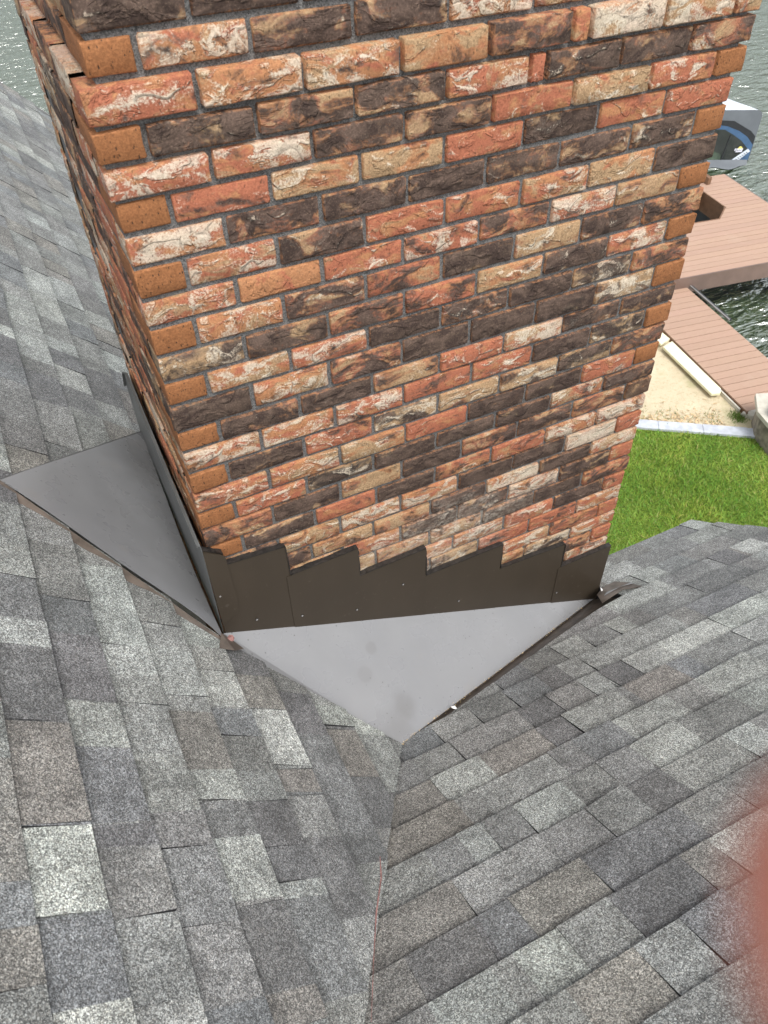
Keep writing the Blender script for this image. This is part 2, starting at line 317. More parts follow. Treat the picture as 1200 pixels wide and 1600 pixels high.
# ---- shingles
TC = {'W': (.290, .300, .285), 'L': (.252, .262, .252), 'm': (.200, .205, .199), 'M': (.172, .173, .170), 'S': (.150, .155, .159), 'D': (.126, .127, .129), 'B': (.178, .171, .159)}
LT = [(-0.318,0.114,-0.328,-0.210,"L"), (-0.223,-0.182,-0.230,-0.359,"L"), (-0.325,-0.313,-0.325,-0.407,"m"), (-0.418,-0.419,-0.421,-0.551,"L"), (-0.424,-0.193,-0.420,-0.414,"D"), (-0.521,-0.266,-0.529,-0.491,"D"), (-0.526,-0.496,-0.529,-0.747,"B"), (-0.502,-0.754,-0.504,-0.937,"W"), (-0.512,-0.945,-0.511,-1.103,"S"), (-0.413,-0.753,-0.412,-0.806,"D"), (-0.413,-0.814,-0.416,-0.953,"M"), (-0.404,-0.957,-0.412,-1.120,"m"), (-0.415,-0.553,-0.416,-0.750,"S"), (-0.237,-0.413,-0.267,-0.601,"B"), (-0.216,-0.601,-0.215,-0.691,"L"), (-0.209,-0.696,-0.226,-0.792,"D"), (-0.207,-0.798,-0.201,-0.952,"L"), (-0.199,-0.958,-0.200,-1.147,"D"), (-0.198,-1.152,-0.194,-1.220,"B"), (-0.119,-0.244,-0.124,-0.383,"L"), (-0.117,-0.389,-0.109,-0.486,"S"), (-0.030,-0.243,-0.034,-0.373,"B"), (-0.031,-0.375,-0.024,-0.577,"W"), (-0.018,-0.586,-0.015,-0.665,"B"), (-0.012,-0.671,-0.021,-0.802,"m"), (0.181,-0.324,0.171,-0.409,"L"), (0.059,-0.289,0.062,-0.457,"D"), (0.184,-0.422,0.202,-0.603,"B"), (-0.093,-0.820,-0.106,-0.915,"D"), (-0.104,-0.960,-0.103,-1.191,"S"), (0.005,-0.934,-0.000,-1.023,"D"), (-0.257,2.303,-0.252,2.036,"L"), (-0.351,1.867,-0.339,1.593,"L"), (-0.347,1.511,-0.331,1.315,"L"), (-0.178,1.605,-0.140,1.501,"L"), (-0.589,-0.867,-0.579,-0.952,"S")]
RT = [(0.409,-0.584,0.554,-0.598,"m"), (0.492,-0.849,0.767,-0.855,"L"), (0.547,-0.976,0.716,-0.980,"L"), (0.357,-0.958,0.436,-0.968,"L"), (0.279,-1.341,0.402,-1.346,"W"), (0.059,-1.329,0.219,-1.343,"L"), (0.834,-1.100,0.965,-1.089,"D"), (0.547,-1.350,0.765,-1.348,"D"), (0.064,-1.217,0.247,-1.228,"D"), (0.264,-1.229,0.355,-1.227,"S"), (0.969,-0.976,1.150,-0.975,"L"), (1.200,-1.100,1.305,-1.098,"W"), (1.366,-0.843,1.591,-0.845,"W"), (1.291,-0.615,1.443,-0.614,"L"), (1.182,-0.618,1.290,-0.607,"D"), (1.089,-0.618,1.172,-0.619,"L"), (0.920,-0.747,1.142,-0.742,"m"), (1.194,-0.420,1.641,-0.430,"m"), (1.539,-0.230,1.850,-0.283,"L"), (1.703,-0.015,1.914,-0.047,"L"), (2.272,-0.251,2.403,-0.255,"L"), (2.376,0.211,2.477,0.159,"L"), (2.451,0.017,2.520,-0.035,"m"), (2.137,-0.238,2.256,-0.265,"D"), (1.179,-0.721,1.376,-0.720,"B")]
def rows_for(left):
    fixed = {}
    if left:
        base, pitch = -.467, .1035
        for x0, y0, x1, y1, c in LT:
            k = round(((x0 + x1) / 2 - base + pitch / 2) / pitch); fixed.setdefault(k, []).append((min(y0, y1), max(y0, y1), c))
    else:
        base, pitch = .197, .1235
        for x0, y0, x1, y1, c in RT:
            k = round(((y0 + y1) / 2 - base + pitch / 2) / pitch); fixed.setdefault(k, []).append((min(x0, x1), max(x0, x1), c))
    return base, pitch, fixed
tabs = []
for left, sl_, B, umin, umax, wtop, wmax in ((True, SLL, BL, -3.0, 6.42, -1.45, .92), (False, SLR, BR, -1.5, 3.40, -3.0, .22)):
    base, pitch, fixed = rows_for(left); r_ = random.Random(11 if left else 23)
    for k in range(-30, 20):
        wb = base + pitch * k
        if wb < wtop + pitch or wb > wmax + .001: continue
        fx = sorted(fixed.get(k, [])); u = umin - r_.random() * .3; segs = []; prev = ''
        clean = []
        for a, b, c in fx:
            if clean and a < clean[-1][1]: a = clean[-1][1]
            if b - a > .03: clean.append((a, b, c))
        if not left and wb < -.45:
            uv = (wb - .06 - BR[0][1]) / (BR[1][1] - BR[0][1]) * (BR[1][0] - BR[0][0]) + BR[0][0]; ue = uv + (.17 if k % 2 else .26)
            if clean and clean[0][0] < ue: ue = clean[0][0]
            clean.insert(0, (umin - .3, ue, 'B' if k % 3 else 'M'))
            u = umin - .3
        pts = clean + [(umax + 1, umax + 2, 'M')]
        for a, b, c in pts:
            while u < a - 1e-6:
                L_ = r_.choice((.09, .13, .15, .18, .22, .27, .16)); e = u + L_
                if a - e < .07: e = a
                ch = r_.choices('WLmMSDB', (.02, .09, .25, .28, .15, .11, .10))[0]
                
                segs.append((u, e, ch)); prev = ch; u = e
            if a < umax: segs.append((a, b, c)); u = b; prev = c
        raised = False; run = 0
        for a, b, c in segs:
            raised = (not raised) if r_.random() < .4 else raised
            hb = .0065 + (.0038 if raised else 0) + r_.random() * .0003; sk = (r_.random() - .5) * .012; lift = .010 if r_.random() < .04 else 0
            a2, b2 = a, b
            poly = [(a2 + sk, wb - pitch - .012), (b2 - sk * .6, wb - pitch - .012), (b2, wb + r_.uniform(-.0012, .0012)), (a2, wb + r_.uniform(-.0012, .0012))]
            pcs = clip_region(poly, B)
            if not pcs: continue
            V, F, FM, bd = [], [], [], []
            for q in pcs:
                # orientation
                n = len(q); s0 = len(V)
                for uu, ww in q:
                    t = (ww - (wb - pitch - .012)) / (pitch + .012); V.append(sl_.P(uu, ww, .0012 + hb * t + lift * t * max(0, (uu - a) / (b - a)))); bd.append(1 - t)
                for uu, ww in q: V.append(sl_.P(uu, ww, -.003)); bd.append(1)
                F.append(tuple(range(s0, s0 + n))); FM.append(0)
                for i in range(n): F.append((s0 + i, s0 + i + n, s0 + (i + 1) % n + n, s0 + (i + 1) % n)); FM.append(1 if (raised and min(abs(q[i][0] - q[(i + 1) % n][0]), 9) < .02) or r_.random() < .25 else 0)  # dark asphalt sides also paint in the shadow lines at tab edges
            base_c = np.array(TC[c]) * (1 + r_.uniform(-.10, .10)) * np.array((1 + r_.uniform(-.02, .015), 1.01, 1 + r_.uniform(-.03, .01)))
            cen = sum(V, Vector()) / len(V); px, py, pz = project(cen)
            area = 0 if not (-40 < px < 1240 and -40 < py < 1640) else abs(b - a) / pz ** 2
            if area and left and cen.y > .2 and cen.x > -.15 and cen.y > 1.1: area *= .2
            tabs.append((area, left, V, F, FM, bd, tuple(base_c)))
tabs.sort(key=lambda t: -t[0])
def tab_obj(name, lst, parent):
    V, F, FM, BD, CC = [], [], [], [], []
    for _, _, v, f, fm, bd, c in lst:
        b = len(V); V += v; F += [tuple(i + b for i in q) for q in f]; FM += fm; BD += bd; CC += [c + (1,)] * len(v)
    o = mk(name, V, F, None, parent, [M['shingle'], M['asphalt']], FM); fixn(o)
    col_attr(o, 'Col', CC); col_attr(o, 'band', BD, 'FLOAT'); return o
for t in tabs[:300]: tab_obj('shingle', [t], roofL if t[1] else roofR)
for lf, rf in ((True, roofL), (False, roofR)):
    o = tab_obj('shingle_courses', [t for t in tabs[300:] if t[1] == lf], rf); o['kind'] = 'stuff'

# ------------------------------------------------------------ chimney
D = 1.035
chim = empty('brick_chimney', (.82, .5, -6.0)); tag(chim, 'square chimney of mottled red, orange, cream and charcoal bricks with recessed grey mortar', 'chimney')
v, f = box_vf(.0045, 1.641, .0095, D - .010, -6.0, -.112); mk('mortar_core', v, f, M['mortar'], chim)
v, f = box_vf(.027, 1.636, .016, D - .014, -.1121, .28); mk('mortar_core', v, f, M['mortar'], chim)
J = {0:[.221,.441,.661,.881,1.101,1.321,1.541],1:[.1122,.3307,.5488,.7689,.9832,1.2,1.42],2:[.2078,.428,.6491,.8658,1.084,1.1328,1.3502,1.5686],3:[.0905,.3178,.5391,.7624,.9817,1.0272,1.2425,1.4603],4:[.2103,.4372,.6602,.8878,1.1175,1.3506,1.5622],5:[.1107,.3338,.5494,.767,.9878,1.211,1.4246],6:[.2193,.4475,.6695,.8871,1.1075,1.3322,1.5478],7:[.1131,.3314,.5546,.7754,.9999,1.2129,1.4335],8:[.2212,.4384,.6585,.8789,1.1019,1.321,1.5419],9:[.1074,.3296,.5531,.7739,.9973,1.218,1.4344],10:[.2176,.442,.6621,.8851,1.104,1.3267,1.5457],11:[.1063,.33,.5522,.7755,.9961,1.2167,1.4339],12:[.2146,.435,.654,.8735,1.0973,1.315,1.5397],13:[.1108,.3393,.561,.7763,.9963,1.209,1.4295],14:[.2181,.4401,.6592,.891,1.1077,1.3284,1.5473],15:[.1089,.3394,.5585,.7775,.9972,1.2171,1.4313],16:[.2212,.4465,.6654,.8859,1.1038,1.3243,1.5437],17:[.1059,.3323,.5547,.7758,.9962,1.212,1.4307],18:[.2147,.439,.6542,.8737,1.0907,1.3144,1.5398],19:[.1071,.3466,.5605,.778,.9941,1.214,1.4311],20:[.215,.4294,.6489,.8687,1.0903,1.3109,1.5386],21:[.107,.321,.5463,.7634,.987,1.2109,1.4359],22:[.215,.43,.6485,.8747,1.0884,1.3111,1.5429],23:[.107,.33,.55,.7645,.9839,1.2089,1.4317],24:[.215,.43,.65,.8644,1.0871,1.3114,1.5476],25:[.107,.33,.55,.77,.9793,1.2092,1.4342],26:[.215,.43,.65,.87,1.0954,1.319,1.5549],27:[.107,.33,.55,.77,.99,1.2058,1.4313],28:[.215,.43,.65,.87,1.09,1.31,1.5533]}
X0 = {0:.0059,1:.0081,2:-.0083,3:-.0082,4:-.0064,5:.0074,6:.0029,7:.0064,8:.0053,9:.006,10:.003,11:.0036,12:-.0005,13:.0009,14:.0021,15:.0024,16:-.0011,17:-.0037,18:-.003}
X1 = {2:1.6557,3:1.6583,4:1.6606,5:1.6413,6:1.6509,7:1.6505,8:1.6502,9:1.6502,10:1.6497,11:1.643,12:1.6538,13:1.6438,14:1.6499,15:1.6419,16:1.6452,17:1.6396,18:1.6507,19:1.6463,20:1.6478,21:1.6483,22:1.6515,23:1.6515,24:1.6446,25:1.6495,26:1.654,27:1.655,28:1.6512,29:1.6511}
ZB = {k: -.075 * k for k in range(-6, 80)}
ZB.update({0:-.008,1:-.080,2:-.157,3:-.228,4:-.299,5:-.3713,6:-.446,7:-.523,8:-.5955,9:-.674,10:-.7497,11:-.8215,12:-.904,13:-.9742,14:-1.0504,15:-1.1245,16:-1.2013,17:-1.2702,18:-1.3476,19:-1.4200,20:-1.499,21:-1.568,22:-1.6488,23:-1.7253,24:-1.8022,25:-1.880,26:-1.957,27:-2.030,28:-2.108,29:-2.184})
# colour letters per brick, left to right
CLS = {0:'DDDDRTDR',1:'OCDDCTPO',2:'RCCTDoWWT',3:'ODDDCrDDDD',4:'PPDDRTRO',5:'ORTTRDRR',6:'CDDKDDDO',7:'OPDRRCTK',8:'COPPBCTO',9:'OCDBKTDD',10:'GDDRTDPo',11:'OCPKDKGB',12:'KCBKKKGO',13:'ODKTRWDK',14:'CCPRRKGO',15:'OKRGTGGD',16:'CCTRKKRO',17:'OPGKKKCD',18:'BKTKBDBg',19:'ODRKBRCC',20:'DTCCKKWR',21:'DDTTDWKW',22:'CTCDDWDR',23:'TCTTTKKB',24:'CTTCCRDR',25:'CTTDGRRC',26:'TDCTTCBR',27:'CTTTTTGC',28:'CTDCTTDR',29:'TCTDCTCC'}
PAR = {'D': (.57, .30, .50, .30), 'K': (.80, .16, .4, .12), 'B': (.40, .24, .6, .30), 'R': (.20, .32, .75, .05), 'r': (.10, .15, 1., .0), 'O': (.0, .0, .2, .0), 'o': (.0, .05, .45, .2), 'C': (.17, .56, .5, .36), 'T': (.22, .38, .35, .72), 'P': (.18, .47, .75, .12), 'W': (.12, .70, .5, .5), 'G': (.46, .50, .3, .8), 'g': (.62, .3, .3, .9)}
def brick_vf(x0, x1, y0, y1, z0, z1, faces, seedk, rough=True):
    """lattice brick; faces = which sides are seen: 'f' -y, 'l' -x, 'r' +x, 'b' +y. rounded, uneven arrises"""
    r_ = random.Random(seedk); nx, ny, nz = max(2, round((x1 - x0) / .045)), max(1, round((y1 - y0) / .06)), 2
    tx = [x0, x0 + .004] + [x0 + (x1 - x0) * i / nx for i in range(1, nx)] + [x1 - .004, x1]
    ty = [y0, y0 + .004] + [y0 + (y1 - y0) * i / ny for i in range(1, ny)] + [y1 - .004, y1]
    tz = [z0, z0 + .004, (z0 + z1) / 2, z1 - .004, z1]
    idx, V, E = {}, [], []
    X, Y, Z = len(tx) - 1, len(ty) - 1, len(tz) - 1
    def vid(i, j, k):
        if (i, j, k) in idx: return idx[(i, j, k)]
        ex = (i in (0, X)) + (j in (0, Y)) + (k in (0, Z)); p = [tx[i], ty[j], tz[k]]
        jit = .0011
        if ex >= 2:
            s = .0011 if ex == 2 else .0018
            if i == 0: p[0] += s
            if i == X: p[0] -= s
            if j == 0: p[1] += s
            if j == Y: p[1] -= s
            if k == 0: p[2] += s * .7
            if k == Z: p[2] -= s * .7
            jit = .0016
        for a in range(3): p[a] += r_.uniform(-jit, jit)
        # gentle belly of hand made faces
        if rough and ex == 1:
            if j == 0: p[1] += r_.uniform(-.0022, .0015)
            if i == 0: p[0] += r_.uniform(-.002, .0015)
        idx[(i, j, k)] = len(V); V.append(tuple(p)); E.append(1. if ex >= 2 else (.55 if (i in (1, X - 1) or k in (1, Z - 1)) else 0.)); return idx[(i, j, k)]
    F = []
    if 'f' in faces: F += [(vid(i, 0, k), vid(i + 1, 0, k), vid(i + 1, 0, k + 1), vid(i, 0, k + 1)) for i in range(X) for k in range(Z)]
    if 'b' in faces: F += [(vid(i, Y, k), vid(i, Y, k + 1), vid(i + 1, Y, k + 1), vid(i + 1, Y, k)) for i in range(X) for k in range(Z)]
    if 'l' in faces: F += [(vid(0, j, k), vid(0, j, k + 1), vid(0, j + 1, k + 1), vid(0, j + 1, k)) for j in range(Y) for k in range(Z)]
    else: F += [(vid(0, 0, k), vid(0, 0, k + 1), vid(0, Y, k + 1), vid(0, Y, k)) for k in range(Z)]
    if 'r' in faces: F += [(vid(X, j, k), vid(X, j + 1, k), vid(X, j + 1, k + 1), vid(X, j, k + 1)) for j in range(Y) for k in range(Z)]
    else: F += [(vid(X, 0, k), vid(X, Y, k), vid(X, Y, k + 1), vid(X, 0, k + 1)) for k in range(Z)]
    for k in (0, Z):
        ring = [vid(i, 0, k) for i in range(X + 1)]
        if 'r' in faces: ring += [vid(X, j, k) for j in range(1, Y + 1)]
        else: ring += [vid(X, Y, k)]
        if 'b' in faces: ring += [vid(i, Y, k) for i in range(X - 1, -1, -1)]
        else: ring += [vid(0, Y, k)] if ring[-1] != vid(0, Y, k) else []
        if 'l' in faces: ring += [vid(0, j, k) for j in range(Y - 1, 0, -1)]
        seen = []; [seen.append(q) for q in ring if q not in seen]
        F.append(tuple(seen) if k == Z else tuple(reversed(seen)))
    return V, F, E
bricks = []
JT = .0052          # half a joint
def add_brick(x0, x1, y0, y1, k, faces, ch, plain, vis, dz=0):
    r_ = random.Random(len(bricks) * 13 + 5)
    zb = ZB[k]; zt = ZB[k - 1] - .0125; 
    V, F, E = brick_vf(x0, x1, y0, y1, zb + dz, zt + dz, faces, len(bricks) * 7 + 1)
    p = PAR[ch]; c = tuple(min(1, max(0, a + r_.uniform(-.11, .11)*(1 - .6 * plain))) for a in p[:3]) + (p[3],)
    cen = Vector(((x0 + x1) / 2, y0, zb)); q = project(cen); inf = vis and -30 < q[0] < 1230 and -60 < q[1] < 1100
    bricks.append((1 if inf else 0, -q[2], V, F, E, c, (r_.uniform(-50, 50), r_.uniform(-50, 50), r_.uniform(-50, 50)), plain))
rb = random.Random(4)
for k in range(-3, 80):
    if k > 77: break
    even = k % 2 == 0
    js = J.get(k) or ([.215, .435, .655, .875, 1.095, 1.315, 1.54] if even else [.108, .328, .548, .768, .988, 1.208, 1.43])
    xl, xr = X0.get(k, rb.uniform(-.003, .003)), X1.get(k, 1.65 + rb.uniform(-.004, .004))
    xl = min(xl, .002); xr = max(xr, 1.6455)
    prow = .0 if k >= 5 else {4: -.007, 3: -.008, 2: -.014}.get(k, .006)
    dl = .014 if k < 2 else 0; xl += dl
    cls = CLS.get(k) or ''.join(rb.choice('DKBRCTPWG') for _ in range(9))
    ed = [xl] + js + [xr]
    for i in range(len(ed) - 1):
        a = ed[i] + (JT if i else 0); b = ed[i + 1] - (JT if i < len(ed) - 2 else 0)
        if i == 0: a = ed[0]
        last = i == len(ed) - 2; ch = cls[min(i, len(cls) - 1)]; y0 = prow + rb.uniform(-.0035, .0025)
        head = (i == 0 and not even) or (last and even)
        dep = .21 if head else .10
        fc = 'f' + ('l' if i == 0 else '') + ('r' if last else '')
        add_brick(a, b, y0, y0 + dep, k, fc, ch, 1. if head and ch in 'Oog' else (0.), True, rb.uniform(-.001, .001))
    # left and right faces behind the corner brick
    for side in (0, 1):
        y = (.21 if not even else .10) if side == 0 else (.10 if not even else .21)
        far = .10 if (even == (side == 0)) else .21
        y += .01; e = D - far - .01
        while y < e - .03:
            y2 = min(y + .21, e)
            if e - y2 < .06: y2 = e
            o_ = xl + rb.uniform(-.0015, .001) if side == 0 else rb.uniform(-.002, .001); ch = rb.choices('DKBRCTPWG', (.13, .1, .1, .16, .16, .12, .13, .08, .06))[0]
            if side == 0: add_brick(o_, .10, y, y2, k, 'l', ch, 0., k < 25)
            else: add_brick(1.55, 1.65 - o_, y, y2, k, 'r', ch, 0., False)
            y = y2 + .01
    # back face
    x = 0.
    while x < 1.64:
        hd = (not even) if x == 0 else False
        x2 = x + (.10 if (x == 0 and not hd) else .21); x2 = min(x2, 1.65)
        if 1.65 - x2 < .06: x2 = 1.65
        fc = 'b' + ('l' if x == 0 else '') + ('r' if x2 >= 1.649 else '')
        add_brick(x + (dl if x == 0 else 0), x2, D - .10 if not ((x == 0 and even) or (x2 >= 1.649 and False)) else D - .10, D, k, fc, rb.choice('DKBRCTPG'), 0., False)
        x = x2 + .01
def brick_obj(name, lst):
    V, F, E, C, SD, PL_ = [], [], [], [], [], []
    for _, _, v, f, e, c, s, p in lst:
        b = len(V); V += v; F += [tuple(i + b for i in q) for q in f]; E += e; C += [c] * len(v); SD += [s] * len(v); PL_ += [p] * len(v)
    o = mk(name, V, F, M['brick'], chim, smooth=True)
    col_attr(o, 'Col', C); col_attr(o, 'edge', E, 'FLOAT'); col_attr(o, 'seed', SD, 'FLOAT_VECTOR'); col_attr(o, 'plain', PL_, 'FLOAT'); return o
bricks.sort(key=lambda b: (-b[0], -b[1]))
for b in bricks[:300]: brick_obj('brick', [b])
brick_obj('brick_courses', bricks[300:])['kind'] = 'stuff'

# ------------------------------------------------------------ metal flashing
apr = empty('apron_flashing', (.82, -.02, -2.5)); tag(apr, 'dark bronze stepped metal apron flashing along the front foot of the chimney', 'flashing', 'metal chimney flashings')
top = [[(-.018, -1.338), (.035, -1.380), (.034, -1.431), (.229, -1.446)], [(.229, -1.446), (.232, -1.585), (.474, -1.578)], [(.474, -1.578), (.477, -1.723), (.738, -1.714)], [(.738, -1.714), (.744, -1.869), (1.078, -1.868)], [(1.078, -1.868), (1.084, -2.012), (1.40, -2.028)], [(1.40, -2.028), (1.401, -2.172), (1.664, -2.168)]]
def zbot(x): return -1.7585 - .4725 * x
for i, tp in enumerate(top):
    xa, xb = tp[0][0], tp[-1][0]; yo = -.0195 - (.0016 if i % 2 else 0) - (.001 * (i % 3))
    pl = [(x, yo, z) for x, z in tp]
    if i > 0: pl[0] = (xa - .012, yo, tp[1][1] - .004); pl[1] = (tp[1][0], yo, tp[1][1])
    xe = min(xb + (.004 if i < 5 else 0), 1.672)
    poly = pl + [(xe, yo, zbot(xe)), (pl[0][0], yo, zbot(pl[0][0]))]
    part('flashing_panel', poly, .0012, (0, -1, 0), M['apron'], apr)
    cl = [q for q in tp if True]
    vfs = []
    for (x_, z_), (x2, z2) in zip(tp, tp[1:]):
        n_ = 9
        for s_ in range(n_):
            a = Vector((x_ + (x2 - x_) * s_ / n_, yo, z_ + (z2 - z_) * s_ / n_)); b = Vector((x_ + (x2 - x_) * (s_ + 1) / n_, yo, z_ + (z2 - z_) * (s_ + 1) / n_))
            w_ = .0008 + rb.random() * .0034; d_ = (b - a).normalized(); nn = Vector((-d_.z, 0, d_.x)) 
            if nn.z < 0: nn = -nn
            vfs.append(([a - nn * .001 + Vector((0, .0, 0)), b - nn * .001, b + nn * w_, a + nn * w_, a + Vector((0, .02, 0)), b + Vector((0, .02, 0)), b + nn * w_ + Vector((0, .02, 0)), a + nn * w_ + Vector((0, .02, 0))], [(0, 1, 2, 3), (4, 7, 6, 5), (0, 4, 5, 1), (1, 5, 6, 2), (2, 6, 7, 3), (3, 7, 4, 0)]))
    V, F = join_vf(vfs); o = mk('sealant_bead', V, F, M['caulk'], apr); fixn(o)
v, f = prism([(-.020, -.0245, -1.34), (.040, -.0245, -1.385), (.046, -.0245, -1.60), (.040, -.0245, -1.665), (-.0205, -.0245, -1.70)], .001, (0, -1, 0)); o = mk('corner_tab', v, f, M['apron'], apr); fixn(o)
def dome(c, r, n, ax):
    c = Vector(c); ax = Vector(ax).normalized(); a = ax.orthogonal().normalized(); b = ax.cross(a); V = []; F = []
    for j, (rr, h) in enumerate(((1, 0), (1, .35), (.55, .7))):
        for i in range(n): t = 2 * math.pi * i / n; V.append(c + (a * math.cos(t) + b * math.sin(t)) * r * rr + ax * r * h)
    for j in range(2): F += [(j * n + i, j * n + (i + 1) % n, (j + 1) * n + (i + 1) % n, (j + 1) * n + i) for i in range(n)]
    F.append(tuple(range(2 * n, 3 * n))); return V, F
for x, z in ((-.005, -1.557), (.092, -1.739), (.249, -1.813), (.455, -1.902), (.894, -2.108), (1.407, -2.349), (.644, -1.862)):
    v, f = dome((x, -.0235, z), .0038, 8, (0, -1, 0)); mk('screw', v, f, M['steel'], apr, smooth=False); v, f = dome((x, -.0228, z), .0052, 10, (0, -1, 0)); v = [Vector(q) for q in v]; [setattr(q, 'y', -.0225 if q.y > -.0235 else -.0243) for q in v]; mk('washer', v, f, M['rubber'], apr)
# left wall strip
ws = empty('wall_flashing', (-.02, .5, -1.72)); tag(ws, 'grey upright wall flashing strip bent along the left side of the chimney', 'flashing', 'metal chimney flashings')
def xs(y): return -.021
st = [(0, -1.335), (.12, -1.318), (.3, -1.30), (.5, -1.262), (.72, -1.225), (.80, -1.218), (.93, -1.30), (1.055, -1.44)]
polyS = [(-.021, y, z) for y, z in st] + [(-.024, 1.06, -1.74), (-.026, -.022, -1.745), (-.0215, -.022, -1.34)]
part('flashing_strip', polyS, .0012, (-1, 0, 0), M['grey_metal'], ws)
vfs = []
for (ya, za), (yb, zb_) in zip(st, st[1:]):
    vfs.append(([(-.021, ya, za), (-.021, yb, zb_), (-.030, yb, zb_ + .007), (-.030, ya, za + .007), (-.031, ya, za), (-.031, yb, zb_)], [(0, 1, 2, 3), (3, 2, 5, 4), (0, 4, 5, 1)]))
V, F = join_vf(vfs); mk('turned_edge', V, F, M['grey_metal'], ws)
for y, z in ((.74, -1.29), (.5, -1.36)):
    v, f = dome((-.023, y, z), .004, 8, (-1, 0, 0)); mk('screw', v, f, M['steel'], ws)
# left pan
lp = empty('side_pan_flashing', (-.2, .45, -1.5)); tag(lp, 'triangular light grey metal pan left of the chimney, speckled with dirt', 'flashing', 'metal chimney flashings')
LO, LB, LF = Vector((-.489, .391, -1.189)), Vector((-.022, 1.040, -1.665)), Vector((-.036, -.112, -1.662))
LW = Vector((-.026, -.02, -1.668))
nrm = (LB - LO).cross(LF - LO).normalized(); nrm = nrm if nrm.z > 0 else -nrm
def grid_tri(A, B, C, n, fn=None):
    V = []; F = []; idx = {}
    for i in range(n + 1):
        for j in range(n + 1 - i):
            k = n - i - j; p = A * (i / n) + B * (j / n) + C * (k / n)
            if fn: p = p + fn(i / n, j / n, k / n)
            idx[(i, j)] = len(V); V.append(p)
    for i in range(n):
        for j in range(n - i):
            F.append((idx[(i, j)], idx[(i + 1, j)], idx[(i, j + 1)]))
            if i + j < n - 1: F.append((idx[(i + 1, j)], idx[(i + 1, j + 1)], idx[(i, j + 1)]))
    return V, F
V, F = grid_tri(LO, LB, LF, 14, lambda a, b, c: nrm * (.014 * math.sin(math.pi * min(1, 3 * a * (b + c))) * (.3 + c) - .010 * math.sin(math.pi * b) * c * 2)); o = mk('pan_sheet', V, F, M['pan'], lp, smooth=True); fixn(o)
lowp = [Vector((-.497, .345, -1.205)), Vector((-.424, .259, -1.282)), Vector((-.253, .043, -1.460)), Vector((-.070, -.150, -1.655)), Vector((-.030, -.150, -1.69))]
upp = [LO, LO.lerp(LF, .21), LO.lerp(LF, .61), LO.lerp(LF, .99), LF + Vector((.006, -.004, -.004))]
V = upp + lowp + [p - nrm * .02 for p in lowp]; n = 5
o = mk('folded_hem', V, [(i, i + 1, i + n + 1, i + n) for i in range(4)] + [(i + n, i + n + 1, i + 2 * n + 1, i + 2 * n) for i in range(4)], M['trough'], lp); fixn(o)
a_, b_ = LO, LB; V = [a_, b_, b_ + nrm * .006, a_ + nrm * .004, a_ - nrm * .022, b_ - nrm * .022]; out = (LO - LF).normalized() * .0015
o = mk('raised_rear_edge', [V[0], V[1], V[2] + out, V[3] + out, V[4] + out, V[5] + out], [(0, 1, 2, 3), (3, 2, 5, 4)], M['pan'], lp); fixn(o)
o = mk('hem_end', [(-.062, -.150, -1.640), (-.020, -.165, -1.660), (.010, -.150, -1.690), (-.012, -.118, -1.672), (-.040, -.095, -1.640)], [(0, 1, 2, 3, 4)], M['trough'], lp); fixn(o)
v, f = dome((-.018, -.112, -1.664), .012, 7, (.3, -.6, .7)); mk('sealant_blob', v, f, M['chalk'], lp)
# front pan
fp = empty('front_pan_flashing', (.6, -.2, -2.2)); tag(fp, 'triangular light grey metal pan below the front apron, its point ending in the roof valley', 'flashing', 'metal chimney flashings')
FA, FB, FPt = Vector((-.026, -.019, -1.747)), Vector((1.675, -.014, -2.543)), Vector((.412, -.451, -2.159))
FA2 = Vector((-.030, -.112, -1.702))
V, F = grid_tri(FA, FB, FPt, 16, lambda a, b, c: Vector((0, 0, -.012)) * math.sin(math.pi * c) * (1 if c > .5 else c * 2) * (a * 1.5)); o = mk('pan_sheet', V, F, M['pan'], fp, smooth=True); fixn(o)
V = [FA, FA2, FPt + Vector((.0, .0, -.0)), FPt.lerp(FA, .5)]; o = mk('pan_wing', [FA, FA2 + Vector((0, 0, -.01)), FPt.lerp(FA2, .5) + Vector((-.02, -.02, -.02)), FPt, ], [(0, 1, 2, 3)], M['pan'], fp); fixn(o)
E1 = [FPt, FPt.lerp(FB, .194), FPt.lerp(FB, .512), FPt.lerp(FB, .766), FB]
E2 = [SLR.P(.46, -.452, .0), SLR.P(.655, -.405, -.002), SLR.P(1.03, -.310, -.004), SLR.P(1.36, -.232, -.004), SLR.P(1.66, -.165, -.004)]
V = E1 + [p - Vector((0, 0, .014)) for p in E1] + E2; n = 5
o = mk('drain_channel', V, [(i, i + 1, i + n + 1, i + n) for i in range(4)] + [(i + n, i + n + 1, i + 2 * n + 1, i + 2 * n) for i in range(4)], M['trough'], fp); fixn(o)
